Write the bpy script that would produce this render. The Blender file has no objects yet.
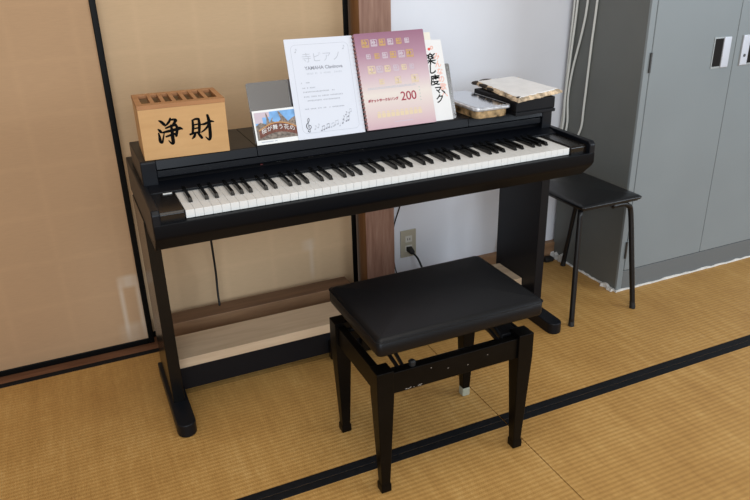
import bpy, bmesh, math, random
from mathutils import Vector, Matrix
random.seed(7)
SC = bpy.context.scene
COL = SC.collection
OFF = {}          # world offset of each object's local frame
PI = math.pi

# ------------------------------------------------------------------ materials
def newmat(name):
    m = bpy.data.materials.new(name); m.use_nodes = True
    nt = m.node_tree; b = nt.nodes['Principled BSDF']
    return m, nt, b

def mat(name, col, rough=0.5, metal=0.0, spec=0.5, var=0.0, vscale=20.0, bump=0.0, bscale=200.0, coat=0.0, stretch=None, emit=None, rvar=0.0):
    m, nt, b = newmat(name)
    b.inputs['Base Color'].default_value = (*col, 1)
    b.inputs['Roughness'].default_value = rough
    b.inputs['Metallic'].default_value = metal
    b.inputs['Specular IOR Level'].default_value = spec
    b.inputs['Coat Weight'].default_value = coat
    if emit:
        b.inputs['Emission Color'].default_value = (*emit[0], 1); b.inputs['Emission Strength'].default_value = emit[1]
    tc = nt.nodes.new('ShaderNodeTexCoord')
    src = tc.outputs['Object']
    if stretch:
        mp = nt.nodes.new('ShaderNodeMapping'); mp.inputs['Scale'].default_value = stretch
        nt.links.new(src, mp.inputs['Vector']); src = mp.outputs['Vector']
    if var or rvar:
        n = nt.nodes.new('ShaderNodeTexNoise'); n.inputs['Scale'].default_value = vscale; n.inputs['Detail'].default_value = 6
        nt.links.new(src, n.inputs['Vector'])
        if var:
            r = nt.nodes.new('ShaderNodeValToRGB')
            r.color_ramp.elements[0].position = 0.3; r.color_ramp.elements[1].position = 0.7
            r.color_ramp.elements[0].color = (*[max(0, c*(1-var)) for c in col], 1)
            r.color_ramp.elements[1].color = (*[min(1, c*(1+var)) for c in col], 1)
            nt.links.new(n.outputs['Fac'], r.inputs['Fac']); nt.links.new(r.outputs['Color'], b.inputs['Base Color'])
        if rvar:
            q = nt.nodes.new('ShaderNodeMapRange'); q.inputs['To Min'].default_value = rough-rvar; q.inputs['To Max'].default_value = rough+rvar
            nt.links.new(n.outputs['Fac'], q.inputs['Value']); nt.links.new(q.outputs['Result'], b.inputs['Roughness'])
    if bump:
        n2 = nt.nodes.new('ShaderNodeTexNoise'); n2.inputs['Scale'].default_value = bscale; n2.inputs['Detail'].default_value = 3
        nt.links.new(src, n2.inputs['Vector'])
        bp = nt.nodes.new('ShaderNodeBump'); bp.inputs['Strength'].default_value = bump; bp.inputs['Distance'].default_value = 0.002
        nt.links.new(n2.outputs['Fac'], bp.inputs['Height']); nt.links.new(bp.outputs['Normal'], b.inputs['Normal'])
    return m

def wood(name, c1, c2, axis='X', scale=6.0, rough=0.5, ring=14.0):
    m, nt, b = newmat(name)
    tc = nt.nodes.new('ShaderNodeTexCoord'); mp = nt.nodes.new('ShaderNodeMapping')
    s = {'X': (0.12, 1, 1), 'Y': (1, 0.12, 1), 'Z': (1, 1, 0.1)}[axis]
    mp.inputs['Scale'].default_value = s
    nt.links.new(tc.outputs['Object'], mp.inputs['Vector'])
    n = nt.nodes.new('ShaderNodeTexNoise'); n.inputs['Scale'].default_value = scale*4; n.inputs['Detail'].default_value = 8; n.inputs['Distortion'].default_value = 0.6
    nt.links.new(mp.outputs['Vector'], n.inputs['Vector'])
    n3 = nt.nodes.new('ShaderNodeTexNoise'); n3.inputs['Scale'].default_value = scale*ring; n3.inputs['Detail'].default_value = 3
    nt.links.new(mp.outputs['Vector'], n3.inputs['Vector'])
    mx = nt.nodes.new('ShaderNodeMix'); mx.data_type = 'FLOAT'; mx.inputs['Factor'].default_value = 0.4
    nt.links.new(n.outputs['Fac'], mx.inputs[2]); nt.links.new(n3.outputs['Fac'], mx.inputs[3])
    r = nt.nodes.new('ShaderNodeValToRGB'); r.color_ramp.elements[0].position = 0.36; r.color_ramp.elements[1].position = 0.64
    r.color_ramp.elements[0].color = (*c1, 1); r.color_ramp.elements[1].color = (*c2, 1)
    nt.links.new(mx.outputs[0], r.inputs['Fac']); nt.links.new(r.outputs['Color'], b.inputs['Base Color'])
    b.inputs['Roughness'].default_value = rough
    return m

def tatami():
    m, nt, b = newmat('tatami_rush')
    L = nt.links.new
    tc = nt.nodes.new('ShaderNodeTexCoord')
    sep = nt.nodes.new('ShaderNodeSeparateXYZ'); L(tc.outputs['Object'], sep.inputs[0])
    def math_(op, a, bb=None, c=None):
        n = nt.nodes.new('ShaderNodeMath'); n.operation = op
        for i, v in enumerate((a, bb, c)):
            if v is None: continue
            if isinstance(v, (int, float)): n.inputs[i].default_value = v
            else: L(v, n.inputs[i])
        return n.outputs[0]
    # ribs of the weave: warp lines across Y every 15 mm, fine rushes along Y every 3 mm
    warp = math_('SINE', math_('MULTIPLY', sep.outputs['Y'], 2*PI/0.0155))
    rush = math_('SINE', math_('MULTIPLY', sep.outputs['X'], 2*PI/0.0065))
    wv = math_('MULTIPLY', warp, math_('ADD', math_('MULTIPLY', rush, 0.4), 0.75))
    mp = nt.nodes.new('ShaderNodeMapping'); mp.inputs['Scale'].default_value = (300, 26, 1); L(tc.outputs['Object'], mp.inputs['Vector'])
    n1 = nt.nodes.new('ShaderNodeTexNoise'); n1.inputs['Scale'].default_value = 1; n1.inputs['Detail'].default_value = 3; L(mp.outputs['Vector'], n1.inputs['Vector'])
    mp2 = nt.nodes.new('ShaderNodeMapping'); mp2.inputs['Scale'].default_value = (60, 60, 1); L(tc.outputs['Object'], mp2.inputs['Vector'])
    n2 = nt.nodes.new('ShaderNodeTexNoise'); n2.inputs['Scale'].default_value = 0.06; n2.inputs['Detail'].default_value = 7; n2.inputs['Roughness'].default_value = 0.65; L(mp2.outputs['Vector'], n2.inputs['Vector'])
    n3 = nt.nodes.new('ShaderNodeTexNoise'); n3.inputs['Scale'].default_value = 2.2; n3.inputs['Detail'].default_value = 8; n3.inputs['Roughness'].default_value = 0.7; L(mp2.outputs['Vector'], n3.inputs['Vector'])
    f = math_('ADD', math_('MULTIPLY', math_('MULTIPLY', wv, math_('ADD', n1.outputs['Fac'], 0.35)), 0.08), 0.5)
    f = math_('ADD', f, math_('MULTIPLY', math_('SUBTRACT', n1.outputs['Fac'], 0.5), 0.5))
    f = math_('ADD', f, math_('MULTIPLY', math_('SUBTRACT', n2.outputs['Fac'], 0.5), 0.7))
    mp5 = nt.nodes.new('ShaderNodeMapping'); mp5.inputs['Scale'].default_value = (38, 1.3, 1); L(tc.outputs['Object'], mp5.inputs['Vector'])
    n5 = nt.nodes.new('ShaderNodeTexNoise'); n5.inputs['Scale'].default_value = 1; n5.inputs['Detail'].default_value = 4; L(mp5.outputs['Vector'], n5.inputs['Vector'])
    f = math_('ADD', f, math_('MULTIPLY', math_('SUBTRACT', n5.outputs['Fac'], 0.5), 0.4))
    f = math_('ADD', f, math_('MULTIPLY', math_('SUBTRACT', n3.outputs['Fac'], 0.5), 0.35))
    r = nt.nodes.new('ShaderNodeValToRGB')
    r.color_ramp.elements[0].position = 0.15; r.color_ramp.elements[1].position = 0.9
    r.color_ramp.elements[0].color = (0.34, 0.165, 0.040, 1); r.color_ramp.elements[1].color = (0.70, 0.44, 0.165, 1)
    e = r.color_ramp.elements.new(0.55); e.color = (0.52, 0.285, 0.082, 1)
    L(f, r.inputs['Fac'])
    # scuffs: pale worn flecks
    n4 = nt.nodes.new('ShaderNodeTexNoise'); n4.inputs['Scale'].default_value = 0.35; n4.inputs['Detail'].default_value = 10; n4.inputs['Roughness'].default_value = 0.75; L(mp2.outputs['Vector'], n4.inputs['Vector'])
    s = nt.nodes.new('ShaderNodeMapRange'); s.inputs['From Min'].default_value = 0.63; s.inputs['From Max'].default_value = 0.73; s.inputs['To Max'].default_value = 0.35; L(n4.outputs['Fac'], s.inputs['Value'])
    mx = nt.nodes.new('ShaderNodeMix'); mx.data_type = 'RGBA'; L(s.outputs['Result'], mx.inputs['Factor']); L(r.outputs['Color'], mx.inputs[6]); mx.inputs[7].default_value = (0.70, 0.52, 0.30, 1)
    L(mx.outputs[2], b.inputs['Base Color'])
    b.inputs['Roughness'].default_value = 0.55; b.inputs['Specular IOR Level'].default_value = 0.35
    bp = nt.nodes.new('ShaderNodeBump'); bp.inputs['Strength'].default_value = 0.35; bp.inputs['Distance'].default_value = 0.0012
    L(math_('ADD', wv, math_('MULTIPLY', n1.outputs['Fac'], 0.6)), bp.inputs['Height']); L(bp.outputs['Normal'], b.inputs['Normal'])
    return m

def fusuma_paper(name, col, stain=None):
    m, nt, b = newmat(name)
    L = nt.links.new
    tc = nt.nodes.new('ShaderNodeTexCoord')
    sep = nt.nodes.new('ShaderNodeSeparateXYZ'); L(tc.outputs['Object'], sep.inputs[0])
    def M(op, a, bb=None):
        n = nt.nodes.new('ShaderNodeMath'); n.operation = op
        for i, v in enumerate((a, bb)):
            if v is None: continue
            if isinstance(v, (int, float)): n.inputs[i].default_value = v
            else: L(v, n.inputs[i])
        return n.outputs[0]
    n1 = nt.nodes.new('ShaderNodeTexNoise'); n1.inputs['Scale'].default_value = 2.0; n1.inputs['Detail'].default_value = 6
    L(tc.outputs['Object'], n1.inputs['Vector'])
    mp = nt.nodes.new('ShaderNodeMapping'); mp.inputs['Scale'].default_value = (30, 30, 300); L(tc.outputs['Object'], mp.inputs['Vector'])
    n2 = nt.nodes.new('ShaderNodeTexNoise'); n2.inputs['Scale'].default_value = 1.0; n2.inputs['Detail'].default_value = 4; L(mp.outputs['Vector'], n2.inputs['Vector'])
    # faint marks of the lattice under the paper
    def band(src, period, off):
        fr = M('FRACT', M('ADD', M('DIVIDE', src, period), off))
        d = M('ABSOLUTE', M('SUBTRACT', fr, 0.5))
        q = nt.nodes.new('ShaderNodeMapRange'); q.inputs['From Min'].default_value = 0.0; q.inputs['From Max'].default_value = 0.09; q.inputs['To Min'].default_value = 1; q.inputs['To Max'].default_value = 0
        L(d, q.inputs['Value']); return q.outputs['Result']
    g = M('MAXIMUM', band(sep.outputs['Z'], 0.165, 0.1), band(sep.outputs['X'], 0.19, 0.35))
    f = M('ADD', M('MULTIPLY', M('SUBTRACT', n1.outputs['Fac'], 0.5), 0.35), M('MULTIPLY', M('SUBTRACT', n2.outputs['Fac'], 0.5), 0.25))
    f = M('ADD', M('ADD', f, M('MULTIPLY', g, 0.07)), 0.5)
    r = nt.nodes.new('ShaderNodeValToRGB'); r.color_ramp.elements[0].position = 0.2; r.color_ramp.elements[1].position = 0.8
    r.color_ramp.elements[0].color = (*[c*0.82 for c in col], 1); r.color_ramp.elements[1].color = (*[min(1, c*1.16) for c in col], 1)
    L(f, r.inputs['Fac'])
    out = r.outputs['Color']
    if stain:
        # paler hook-shaped patch in the paper (a mended spot)
        for (sx, sz, w, h, th) in stain:
            ax = M('ABSOLUTE', M('SUBTRACT', sep.outputs['X'], sx))
            inx = nt.nodes.new('ShaderNodeMapRange'); inx.inputs['From Min'].default_value = w; inx.inputs['From Max'].default_value = w*0.15; L(ax, inx.inputs['Value'])
            dz = M('ABSOLUTE', M('SUBTRACT', sep.outputs['Z'], sz))
            inz = nt.nodes.new('ShaderNodeMapRange'); inz.inputs['From Min'].default_value = h; inz.inputs['From Max'].default_value = h*0.5; L(dz, inz.inputs['Value'])
            k = M('MULTIPLY', M('MULTIPLY', inx.outputs['Result'], inz.outputs['Result']), th)
            mx = nt.nodes.new('ShaderNodeMix'); mx.data_type = 'RGBA'; L(k, mx.inputs['Factor']); L(out, mx.inputs[6]); mx.inputs[7].default_value = (0.72, 0.62, 0.5, 1)
            out = mx.outputs[2]
    L(out, b.inputs['Base Color'])
    b.inputs['Roughness'].default_value = 0.75; b.inputs['Specular IOR Level'].default_value = 0.25
    return m

M_ = dict(
 tatami=tatami(),
 border=mat('border_cloth', (0.006, 0.0065, 0.008), 0.65, var=0.3, vscale=60, bump=0.3, bscale=600, spec=0.2),
 gap=mat('dark_gap', (0.05, 0.028, 0.01), 0.9),
 wall=mat('white_plaster', (0.80, 0.81, 0.86), 0.8, var=0.03, vscale=3, bump=0.1, bscale=300),
 paper_l=fusuma_paper('fusuma_paper_left', (0.49, 0.308, 0.172), [(-0.171, 0.155, 0.012, 0.14, 0.5), (-0.140, 0.268, 0.045, 0.030, 0.5), (-0.112, 0.15, 0.014, 0.14, 0.45), (-0.15, 0.06, 0.06, 0.05, 0.28)]),
 paper_r=fusuma_paper('fusuma_paper_right', (0.60, 0.415, 0.245), [(0.560, 0.255, 0.035, 0.030, 0.3), (0.570, 0.19, 0.014, 0.10, 0.3)]),
 lacquer=mat('black_lacquer', (0.0015, 0.0015, 0.0015), 0.4, spec=0.15),
 sill=wood('sill_wood', (0.13, 0.05, 0.022), (0.22, 0.095, 0.045), 'X'),
 post=wood('post_wood', (0.24, 0.115, 0.075), (0.38, 0.215, 0.15), 'Z', 8),
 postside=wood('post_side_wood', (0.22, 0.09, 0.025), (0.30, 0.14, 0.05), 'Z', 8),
 piano=mat('piano_black', (0.0028, 0.0038, 0.0065), 0.42, spec=0.28, rvar=0.06, vscale=8),
 piano_side=mat('piano_side_gloss', (0.003, 0.0026, 0.0024), 0.24, spec=0.32),
 piano_low=mat('piano_key_bed', (0.0028, 0.0034, 0.005), 0.45, spec=0.14),
 piano_dark=mat('piano_recess', (0.004, 0.004, 0.005), 0.5, spec=0.3),
 keyblock=mat('key_block_black', (0.006, 0.004, 0.003), 0.25),
 white_key=mat('white_key', (0.84, 0.83, 0.80), 0.28, spec=0.5),
 black_key=mat('black_key', (0.004, 0.004, 0.004), 0.2, spec=0.5),
 felt=mat('felt_strip', (0.02, 0.018, 0.02), 0.9),
 tab=mat('white_tab', (0.8, 0.8, 0.78), 0.5),
 led=mat('red_led', (0.10, 0.008, 0.008), 0.4),
 metal=mat('brushed_metal', (0.44, 0.425, 0.415), 0.2, metal=1.0),
 pine=wood('pale_pine', (0.58, 0.42, 0.27), (0.70, 0.53, 0.36), 'X', 5, 0.6),
 oak=wood('tan_wood', (0.24, 0.125, 0.06), (0.36, 0.20, 0.10), 'X', 5, 0.6),
 oak_shaded=wood('shaded_top_wood', (0.12, 0.06, 0.03), (0.19, 0.10, 0.05), 'X', 5, 0.7),
 boxwood=wood('box_cedar', (0.55, 0.305, 0.118), (0.635, 0.37, 0.155), 'X', 4, 0.5),
 boxtop=wood('box_top_cedar', (0.36, 0.155, 0.055), (0.47, 0.22, 0.085), 'X', 5, 0.5),
 boxin=mat('box_inside', (0.10, 0.04, 0.018), 0.8),
 ink=mat('black_ink', (0.002, 0.002, 0.002), 0.8, spec=0.1),
 cabinet_side_shaded=mat('cabinet_grey_green_shaded', (0.125, 0.131, 0.122), 0.5, var=0.08, vscale=4),  # cabinet's grey-green, darkened so the colour carries the unlit side's shade
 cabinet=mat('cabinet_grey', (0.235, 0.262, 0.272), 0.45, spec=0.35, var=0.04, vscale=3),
 cabinet_base=mat('cabinet_base_grey', (0.145, 0.158, 0.163), 0.5),
 slot=mat('handle_slot', (0.008, 0.006, 0.005), 0.6, spec=0.15),
 handle=mat('handle_plate', (0.62, 0.64, 0.70), 0.35, metal=0.3),
 handle_base=mat('handle_base', (0.36, 0.38, 0.38), 0.4, metal=0.3),
 hinge=mat('hinge_steel', (0.09, 0.09, 0.09), 0.4, metal=0.7),
 sheet=mat('white_sheet', (0.72, 0.70, 0.66), 0.8, var=0.15, vscale=40, bump=0.6, bscale=60),
 leather=mat('bench_leather', (0.004, 0.004, 0.005), 0.40, spec=0.27, bump=0.22, bscale=500, rvar=0.05, vscale=10),
 vinyl=mat('stool_vinyl', (0.006, 0.006, 0.007), 0.32, spec=0.38, bump=0.15, bscale=400),
 benchwood=mat('bench_black_wood', (0.0022, 0.0018, 0.0016), 0.38, spec=0.15, var=0.4, vscale=12),
 scuff=mat('scuffed_paint', (0.32, 0.28, 0.24), 0.7),
 steel_black=mat('black_steel', (0.005, 0.005, 0.006), 0.35, spec=0.4),
 rubber=mat('black_rubber', (0.008, 0.008, 0.008), 0.6),
 pad=mat('pale_glide', (0.36, 0.36, 0.27), 0.7),
 paper=mat('white_paper', (0.72, 0.745, 0.82), 0.35, spec=0.4, coat=0.25),
 paper2=mat('cream_paper', (0.80, 0.76, 0.66), 0.7),
 calpaper=mat('calligraphy_paper', (0.80, 0.79, 0.78), 0.8),
 pages=mat('book_pages', (0.55, 0.40, 0.30), 0.8, var=0.5, vscale=140),
 pale_gray=mat('pale_grey_print', (0.50, 0.52, 0.58), 0.8),
 gray=mat('grey_print', (0.30, 0.31, 0.36), 0.8),
 dgray=mat('dark_grey_print', (0.09, 0.09, 0.11), 0.8),
 crimson=mat('crimson_print', (0.34, 0.02, 0.05), 0.7),
 coral=mat('coral_print', (0.85, 0.38, 0.27), 0.8),
 red=mat('red_print', (0.75, 0.10, 0.08), 0.7),
 gold=mat('gold_print', (0.58, 0.36, 0.13), 0.5),
 pgold=mat('pale_gold_print', (0.74, 0.60, 0.40), 0.6),
 silver=mat('silver_print', (0.60, 0.50, 0.56), 0.5),
 green=mat('green_print', (0.25, 0.45, 0.35), 0.7),
 white=mat('white_print', (0.85, 0.85, 0.83), 0.6),
 sky=mat('photo_sky', (0.20, 0.42, 0.76), 0.35, var=0.35, vscale=30),
 hill=mat('photo_hills', (0.20, 0.16, 0.13), 0.4, var=0.6, vscale=120),
 stump=mat('photo_stump', (0.25, 0.19, 0.15), 0.4, var=0.6, vscale=200),
 banner=mat('photo_banner', (0.16, 0.05, 0.03), 0.4, var=0.4, vscale=150),
 arch=mat('photo_arch', (0.55, 0.27, 0.09), 0.4),
 tin=mat('tin_lid_mirror', (0.66, 0.67, 0.70), 0.12, metal=1.0, rvar=0.04, vscale=30),
 tinrim=mat('tin_rim', (0.70, 0.71, 0.74), 0.35, metal=0.7, var=0.25, vscale=60),
 tinbody=mat('tin_rusty_body', (0.42, 0.28, 0.14), 0.5, metal=0.3, var=0.9, vscale=38),
 blackbox=mat('black_box', (0.004, 0.004, 0.006), 0.55, spec=0.25),
 padwhite=mat('pad_cover', (0.88, 0.87, 0.86), 0.8, var=0.06, vscale=30),
 padedge=mat('pad_scorched_edge', (0.56, 0.43, 0.29), 0.8, var=0.75, vscale=40),
 padburn=mat('pad_burnt', (0.03, 0.02, 0.016), 0.8, var=0.5, vscale=60),
 outlet=mat('outlet_beige', (0.47, 0.43, 0.33), 0.45),
 socket=mat('socket_white', (0.66, 0.64, 0.58), 0.4),
 cable=mat('white_cable', (0.66, 0.66, 0.62), 0.5),
)
def purple_cover():
    m, nt, b = newmat('purple_gradient_cover'); L = nt.links.new
    tc = nt.nodes.new('ShaderNodeTexCoord'); sep = nt.nodes.new('ShaderNodeSeparateXYZ'); L(tc.outputs['Object'], sep.inputs[0])
    q = nt.nodes.new('ShaderNodeMapRange'); q.inputs['From Min'].default_value = 0.0; q.inputs['From Max'].default_value = 0.29; L(sep.outputs['Y'], q.inputs['Value'])
    r = nt.nodes.new('ShaderNodeValToRGB'); cr = r.color_ramp
    cr.elements[0].position = 0.0; cr.elements[0].color = (0.60, 0.40, 0.44, 1)
    cr.elements[1].position = 1.0; cr.elements[1].color = (0.31, 0.14, 0.21, 1)
    for p, c in ((0.14, (0.68, 0.53, 0.52, 1)), (0.36, (0.76, 0.68, 0.62, 1)), (0.52, (0.64, 0.49, 0.52, 1)), (0.78, (0.42, 0.235, 0.31, 1))):
        e = cr.elements.new(p); e.color = c
    L(q.outputs['Result'], r.inputs['Fac']); L(r.outputs['Color'], b.inputs['Base Color'])
    b.inputs['Roughness'].default_value = 0.4
    return m
M_['purple'] = purple_cover()

# ------------------------------------------------------------------ mesh helpers
def B(): return bmesh.new()

def box(bm, x0, x1, y0, y1, z0, z1):
    vs = [bm.verts.new(p) for p in ((x0,y0,z0),(x1,y0,z0),(x1,y1,z0),(x0,y1,z0),(x0,y0,z1),(x1,y0,z1),(x1,y1,z1),(x0,y1,z1))]
    for f in ((0,3,2,1),(4,5,6,7),(0,1,5,4),(1,2,6,5),(2,3,7,6),(3,0,4,7)): bm.faces.new([vs[i] for i in f])
    return vs

def hexa(bm, pts):
    """8 points: bottom loop then top loop"""
    vs = [bm.verts.new(p) for p in pts]
    for f in ((0,3,2,1),(4,5,6,7),(0,1,5,4),(1,2,6,5),(2,3,7,6),(3,0,4,7)): bm.faces.new([vs[i] for i in f])

def prism(bm, prof, a0, a1, axis=0):
    """extrude a closed profile along an axis; profile holds the two other coordinates in order"""
    def P(a, p):
        l = list(p); l.insert(axis, a); return l
    A = [bm.verts.new(P(a0, p)) for p in prof]; Z = [bm.verts.new(P(a1, p)) for p in prof]
    n = len(prof)
    bm.faces.new(A); bm.faces.new(Z[::-1])
    for i in range(n): bm.faces.new((A[i], Z[i], Z[(i+1) % n], A[(i+1) % n]))
    bmesh.ops.recalc_face_normals(bm, faces=bm.faces)

def smooth_path(pts, sub=6):
    P = [Vector(p) for p in pts]; out = []
    for i in range(len(P)-1):
        p0 = P[max(i-1,0)]; p1 = P[i]; p2 = P[i+1]; p3 = P[min(i+2, len(P)-1)]
        for k in range(sub):
            t = k/sub
            out.append(0.5*((2*p1)+(p2-p0)*t+(2*p0-5*p1+4*p2-p3)*t*t+(3*p1-p0-3*p2+p3)*t**3))
    out.append(P[-1]); return out

def tube(bm, pts, r, seg=10, sub=6, r2=None):
    P = smooth_path(pts, sub) if sub else [Vector(p) for p in pts]
    rings = []; up = None; n = len(P)
    for i, p in enumerate(P):
        t = (P[min(i+1, n-1)]-P[max(i-1, 0)]).normalized()
        if up is None: up = t.orthogonal().normalized()
        up = (up-t*up.dot(t)).normalized(); s = t.cross(up)
        rr = r if r2 is None else r+(r2-r)*i/(n-1)
        rings.append([bm.verts.new(p+(up*math.cos(2*PI*k/seg)+s*math.sin(2*PI*k/seg))*rr) for k in range(seg)])
    for a, b in zip(rings, rings[1:]):
        for k in range(seg): bm.faces.new((a[k], a[(k+1) % seg], b[(k+1) % seg], b[k]))
    bm.faces.new(rings[0][::-1]); bm.faces.new(rings[-1])

def obj(name, bm, m, parent=None, bevel=0.0, seg=2, smooth=False, loc=None):
    """link a bmesh (world coordinates) as one mesh object"""
    off = Vector(loc) if loc is not None else (OFF[parent.name] if parent else Vector((0,0,0)))
    bmesh.ops.recalc_face_normals(bm, faces=bm.faces)
    bmesh.ops.translate(bm, verts=bm.verts, vec=-off)
    me = bpy.data.meshes.new(name); bm.to_mesh(me); bm.free()
    me.materials.append(m)
    o = bpy.data.objects.new(name, me); COL.objects.link(o)
    if parent: o.parent = parent; OFF[o.name] = off
    else: o.location = off; OFF[o.name] = off
    if smooth:
        for p in me.polygons: p.use_smooth = True
    if bevel:
        md = o.modifiers.new('edge', 'BEVEL'); md.width = bevel; md.segments = seg; md.limit_method = 'ANGLE'; md.angle_limit = math.radians(35)
        for p in me.polygons: p.use_smooth = True
        w = o.modifiers.new('wn', 'WEIGHTED_NORMAL'); w.keep_sharp = True
    return o

def tag(o, label, cat, group=None):
    o['label'] = label; o['category'] = cat
    if group: o['group'] = group
    return o

def thing(name, label, cat, loc=(0,0,0), group=None):
    o = bpy.data.objects.new(name, None); o.empty_display_size = 0.05; COL.objects.link(o); o.location = loc
    OFF[o.name] = Vector(loc); tag(o, label, cat, group); return o

def struct(o): o['kind'] = 'structure'; return o

def simple(name, bounds, m, parent=None, bevel=0.0, **k):
    bm = B(); box(bm, *bounds); return obj(name, bm, m, parent, bevel, **k)

def text_bm(s, size, spacing=1.0, align='CENTER', shear=0.0, bold=0.0):
    """a word as flat mesh: built from Blender's own built-in font, x right and y up"""
    cu = bpy.data.curves.new('words', 'FONT'); cu.body = s; cu.size = size; cu.align_x = align; cu.align_y = 'CENTER'
    cu.space_character = spacing; cu.shear = shear; cu.offset = bold; cu.resolution_u = 3; cu.fill_mode = 'FRONT'
    o = bpy.data.objects.new('words', cu); COL.objects.link(o)
    bpy.context.view_layer.update()
    me = bpy.data.meshes.new_from_object(o.evaluated_get(bpy.context.evaluated_depsgraph_get()))
    bm = B(); bm.from_mesh(me)
    bpy.data.objects.remove(o); bpy.data.curves.remove(cu); bpy.data.meshes.remove(me)
    return bm

def ribbon(bm, pts, z=0.0, seg=5):
    """brush stroke: (x, y, half-width) points, smoothed, tapered ribbon"""
    P = smooth_path([(p[0], p[1], p[2]) for p in pts], seg)
    L = []; R = []
    n = len(P)
    for i, p in enumerate(P):
        a = P[max(i-1,0)]; b = P[min(i+1,n-1)]
        d = Vector((b.x-a.x, b.y-a.y)); d = d.normalized() if d.length > 1e-9 else Vector((1,0))
        w = max(p.z, 1e-4)
        L.append(bm.verts.new((p.x-d.y*w, p.y+d.x*w, z))); R.append(bm.verts.new((p.x+d.y*w, p.y-d.x*w, z)))
    for i in range(n-1): bm.faces.new((L[i], R[i], R[i+1], L[i+1]))
    # round ends
    for p, l, r_, s in ((P[0], L[0], R[0], -1), (P[-1], L[-1], R[-1], 1)):
        c = Vector((p.x, p.y, z)); v = Vector(l.co)-c; k = []
        for j in range(1, 6):
            an = PI*j/6*(-s)
            k.append(bm.verts.new((c.x+v.x*math.cos(an)-v.y*math.sin(an), c.y+v.x*math.sin(an)+v.y*math.cos(an), z)))
        try: bm.faces.new([l]+k+[r_])
        except ValueError: pass

def disc(bm, cx, cy, rx, ry, z=0.0, rot=0.0, n=14):
    vs = []
    for k in range(n):
        a = 2*PI*k/n; x, y = rx*math.cos(a), ry*math.sin(a)
        vs.append(bm.verts.new((cx+x*math.cos(rot)-y*math.sin(rot), cy+x*math.sin(rot)+y*math.cos(rot), z)))
    bm.faces.new(vs)

def quad(bm, x0, x1, y0, y1, z=0.0):
    bm.faces.new([bm.verts.new(p) for p in ((x0,y0,z),(x1,y0,z),(x1,y1,z),(x0,y1,z))])

def poly(bm, pts, z=0.0): bm.faces.new([bm.verts.new((p[0], p[1], z)) for p in pts])

def flat(name, bm, m, parent, z=0.0):
    """a mesh in the parent's own local x/y plane, raised by z (for printing on paper)"""
    for f in bm.faces:
        if f.normal.z < 0: f.normal_flip()
    bm.normal_update()
    for f in bm.faces:
        if f.normal.z < 0: f.normal_flip()
    bmesh.ops.translate(bm, verts=bm.verts, vec=(0,0,z))
    me = bpy.data.meshes.new(name); bm.to_mesh(me); bm.free(); me.materials.append(m)
    o = bpy.data.objects.new(name, me); COL.objects.link(o); o.parent = parent; return o
m = M_
# ================================================================== SETTING
# tatami floor: mats in two rows, fine gaps between the mats, cloth borders along the long edges
XS = 0.825; YB = -0.2815; BW = 0.0265
bm = B()
for r, (y0, y1) in enumerate(((-1.176, YB), (YB, 0.644), (-2.086, -1.176), (-2.996, -2.086))):
    for k in range(-2, 2):
        x0 = XS+1.82*k
        box(bm, x0+0.0016, x0+1.82-0.0016, y0+0.0005, y1-0.0005, -0.05, 0.0)
floor = struct(obj('floor', bm, m['tatami']))
bm = B()
for k in range(-2, 2):
    x0 = XS+1.82*k
    for y in (YB-BW-0.0006, YB+0.0006, 0.644-BW-0.0005, -1.176-BW-0.0006, -1.176+0.0006, -2.086-BW, -2.086):
        box(bm, x0+0.0016, x0+1.82-0.0016, y, y+BW, -0.002, 0.0016)
obj('cloth_border', bm, m['border'], floor, bevel=0.0014)
simple('under_floor', (-2.9, 4.6, -3.1, 0.644, -0.08, -0.047), m['gap'], floor)

# wooden sill the sliding doors run in, floor level
bm = B(); box(bm, -2.9, 0.779, 0.644, 0.80, -0.05, 0.0005)
sill = struct(obj('trim_1', bm, m['sill'], bevel=0.001))
bm = B(); box(bm, 0.779, 0.905, 0.655, 0.80, -0.05, 2.4)
post = struct(obj('trim_2', bm, m['post'], bevel=0.002))
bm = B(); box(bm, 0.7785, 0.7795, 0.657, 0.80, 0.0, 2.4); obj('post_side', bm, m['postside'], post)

# white plaster wall right of the post, wooden base strip
bm = B(); box(bm, 0.905, 4.6, 0.685, 0.80, 0.0, 2.4); struct(obj('wall_back', bm, m['wall']))
bm = B(); box(bm, 0.905, 4.6, 0.655, 0.70, -0.05, 0.07); struct(obj('baseboard_back', bm, m['oak'], bevel=0.002))

def sliding_door(name, x0, x1, y, paper):
    st = 0.020; t = 0.026
    bm = B(); box(bm, x0+st, x1-st, y+0.006, y+t-0.006, 0.02, 2.0)
    d = struct(obj(name, bm, paper))
    for a, b in ((x0, x0+st), (x1-st, x1)):
        bm = B(); box(bm, a, b, y, y+t, 0.001, 2.0); obj('stile', bm, m['lacquer'], d, bevel=0.003)
    bm = B(); box(bm, x0+st, x1-st, y+0.001, y+t-0.001, 0.001, 0.023); obj('bottom_rail', bm, m['lacquer'], d, bevel=0.002)
    bm = B(); box(bm, x0+st, x1-st, y+0.001, y+t-0.001, 1.98, 2.0); obj('top_rail', bm, m['lacquer'], d, bevel=0.002)
    return d
sliding_door('door_1', -1.02, -0.0865, 0.690, m['paper_l'])
sliding_door('door_2', -0.125, 0.770, 0.732, m['paper_r'])
sliding_door('door_3', -1.95, -1.00, 0.732, m['paper_l'])

# ================================================================== ELECTRIC PIANO
XL, XR = -0.088, 1.310
PM = 0.611
piano = thing('electric_piano', 'black upright electric piano with white keys standing against the sliding doors', 'piano', (PM, 0.24, 0))
PB = m['piano']
# key bed with chamfered underside
prof = [(-0.0215, 0.722), (-0.0215, 0.690), (-0.014, 0.678), (0.030, 0.636), (0.50, 0.636), (0.50, 0.690), (-0.003, 0.690), (-0.003, 0.722)]
bm = B(); prism(bm, prof, -0.0868, 1.3088); obj('key_bed', bm, m['piano_low'], piano, bevel=0.002)
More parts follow.
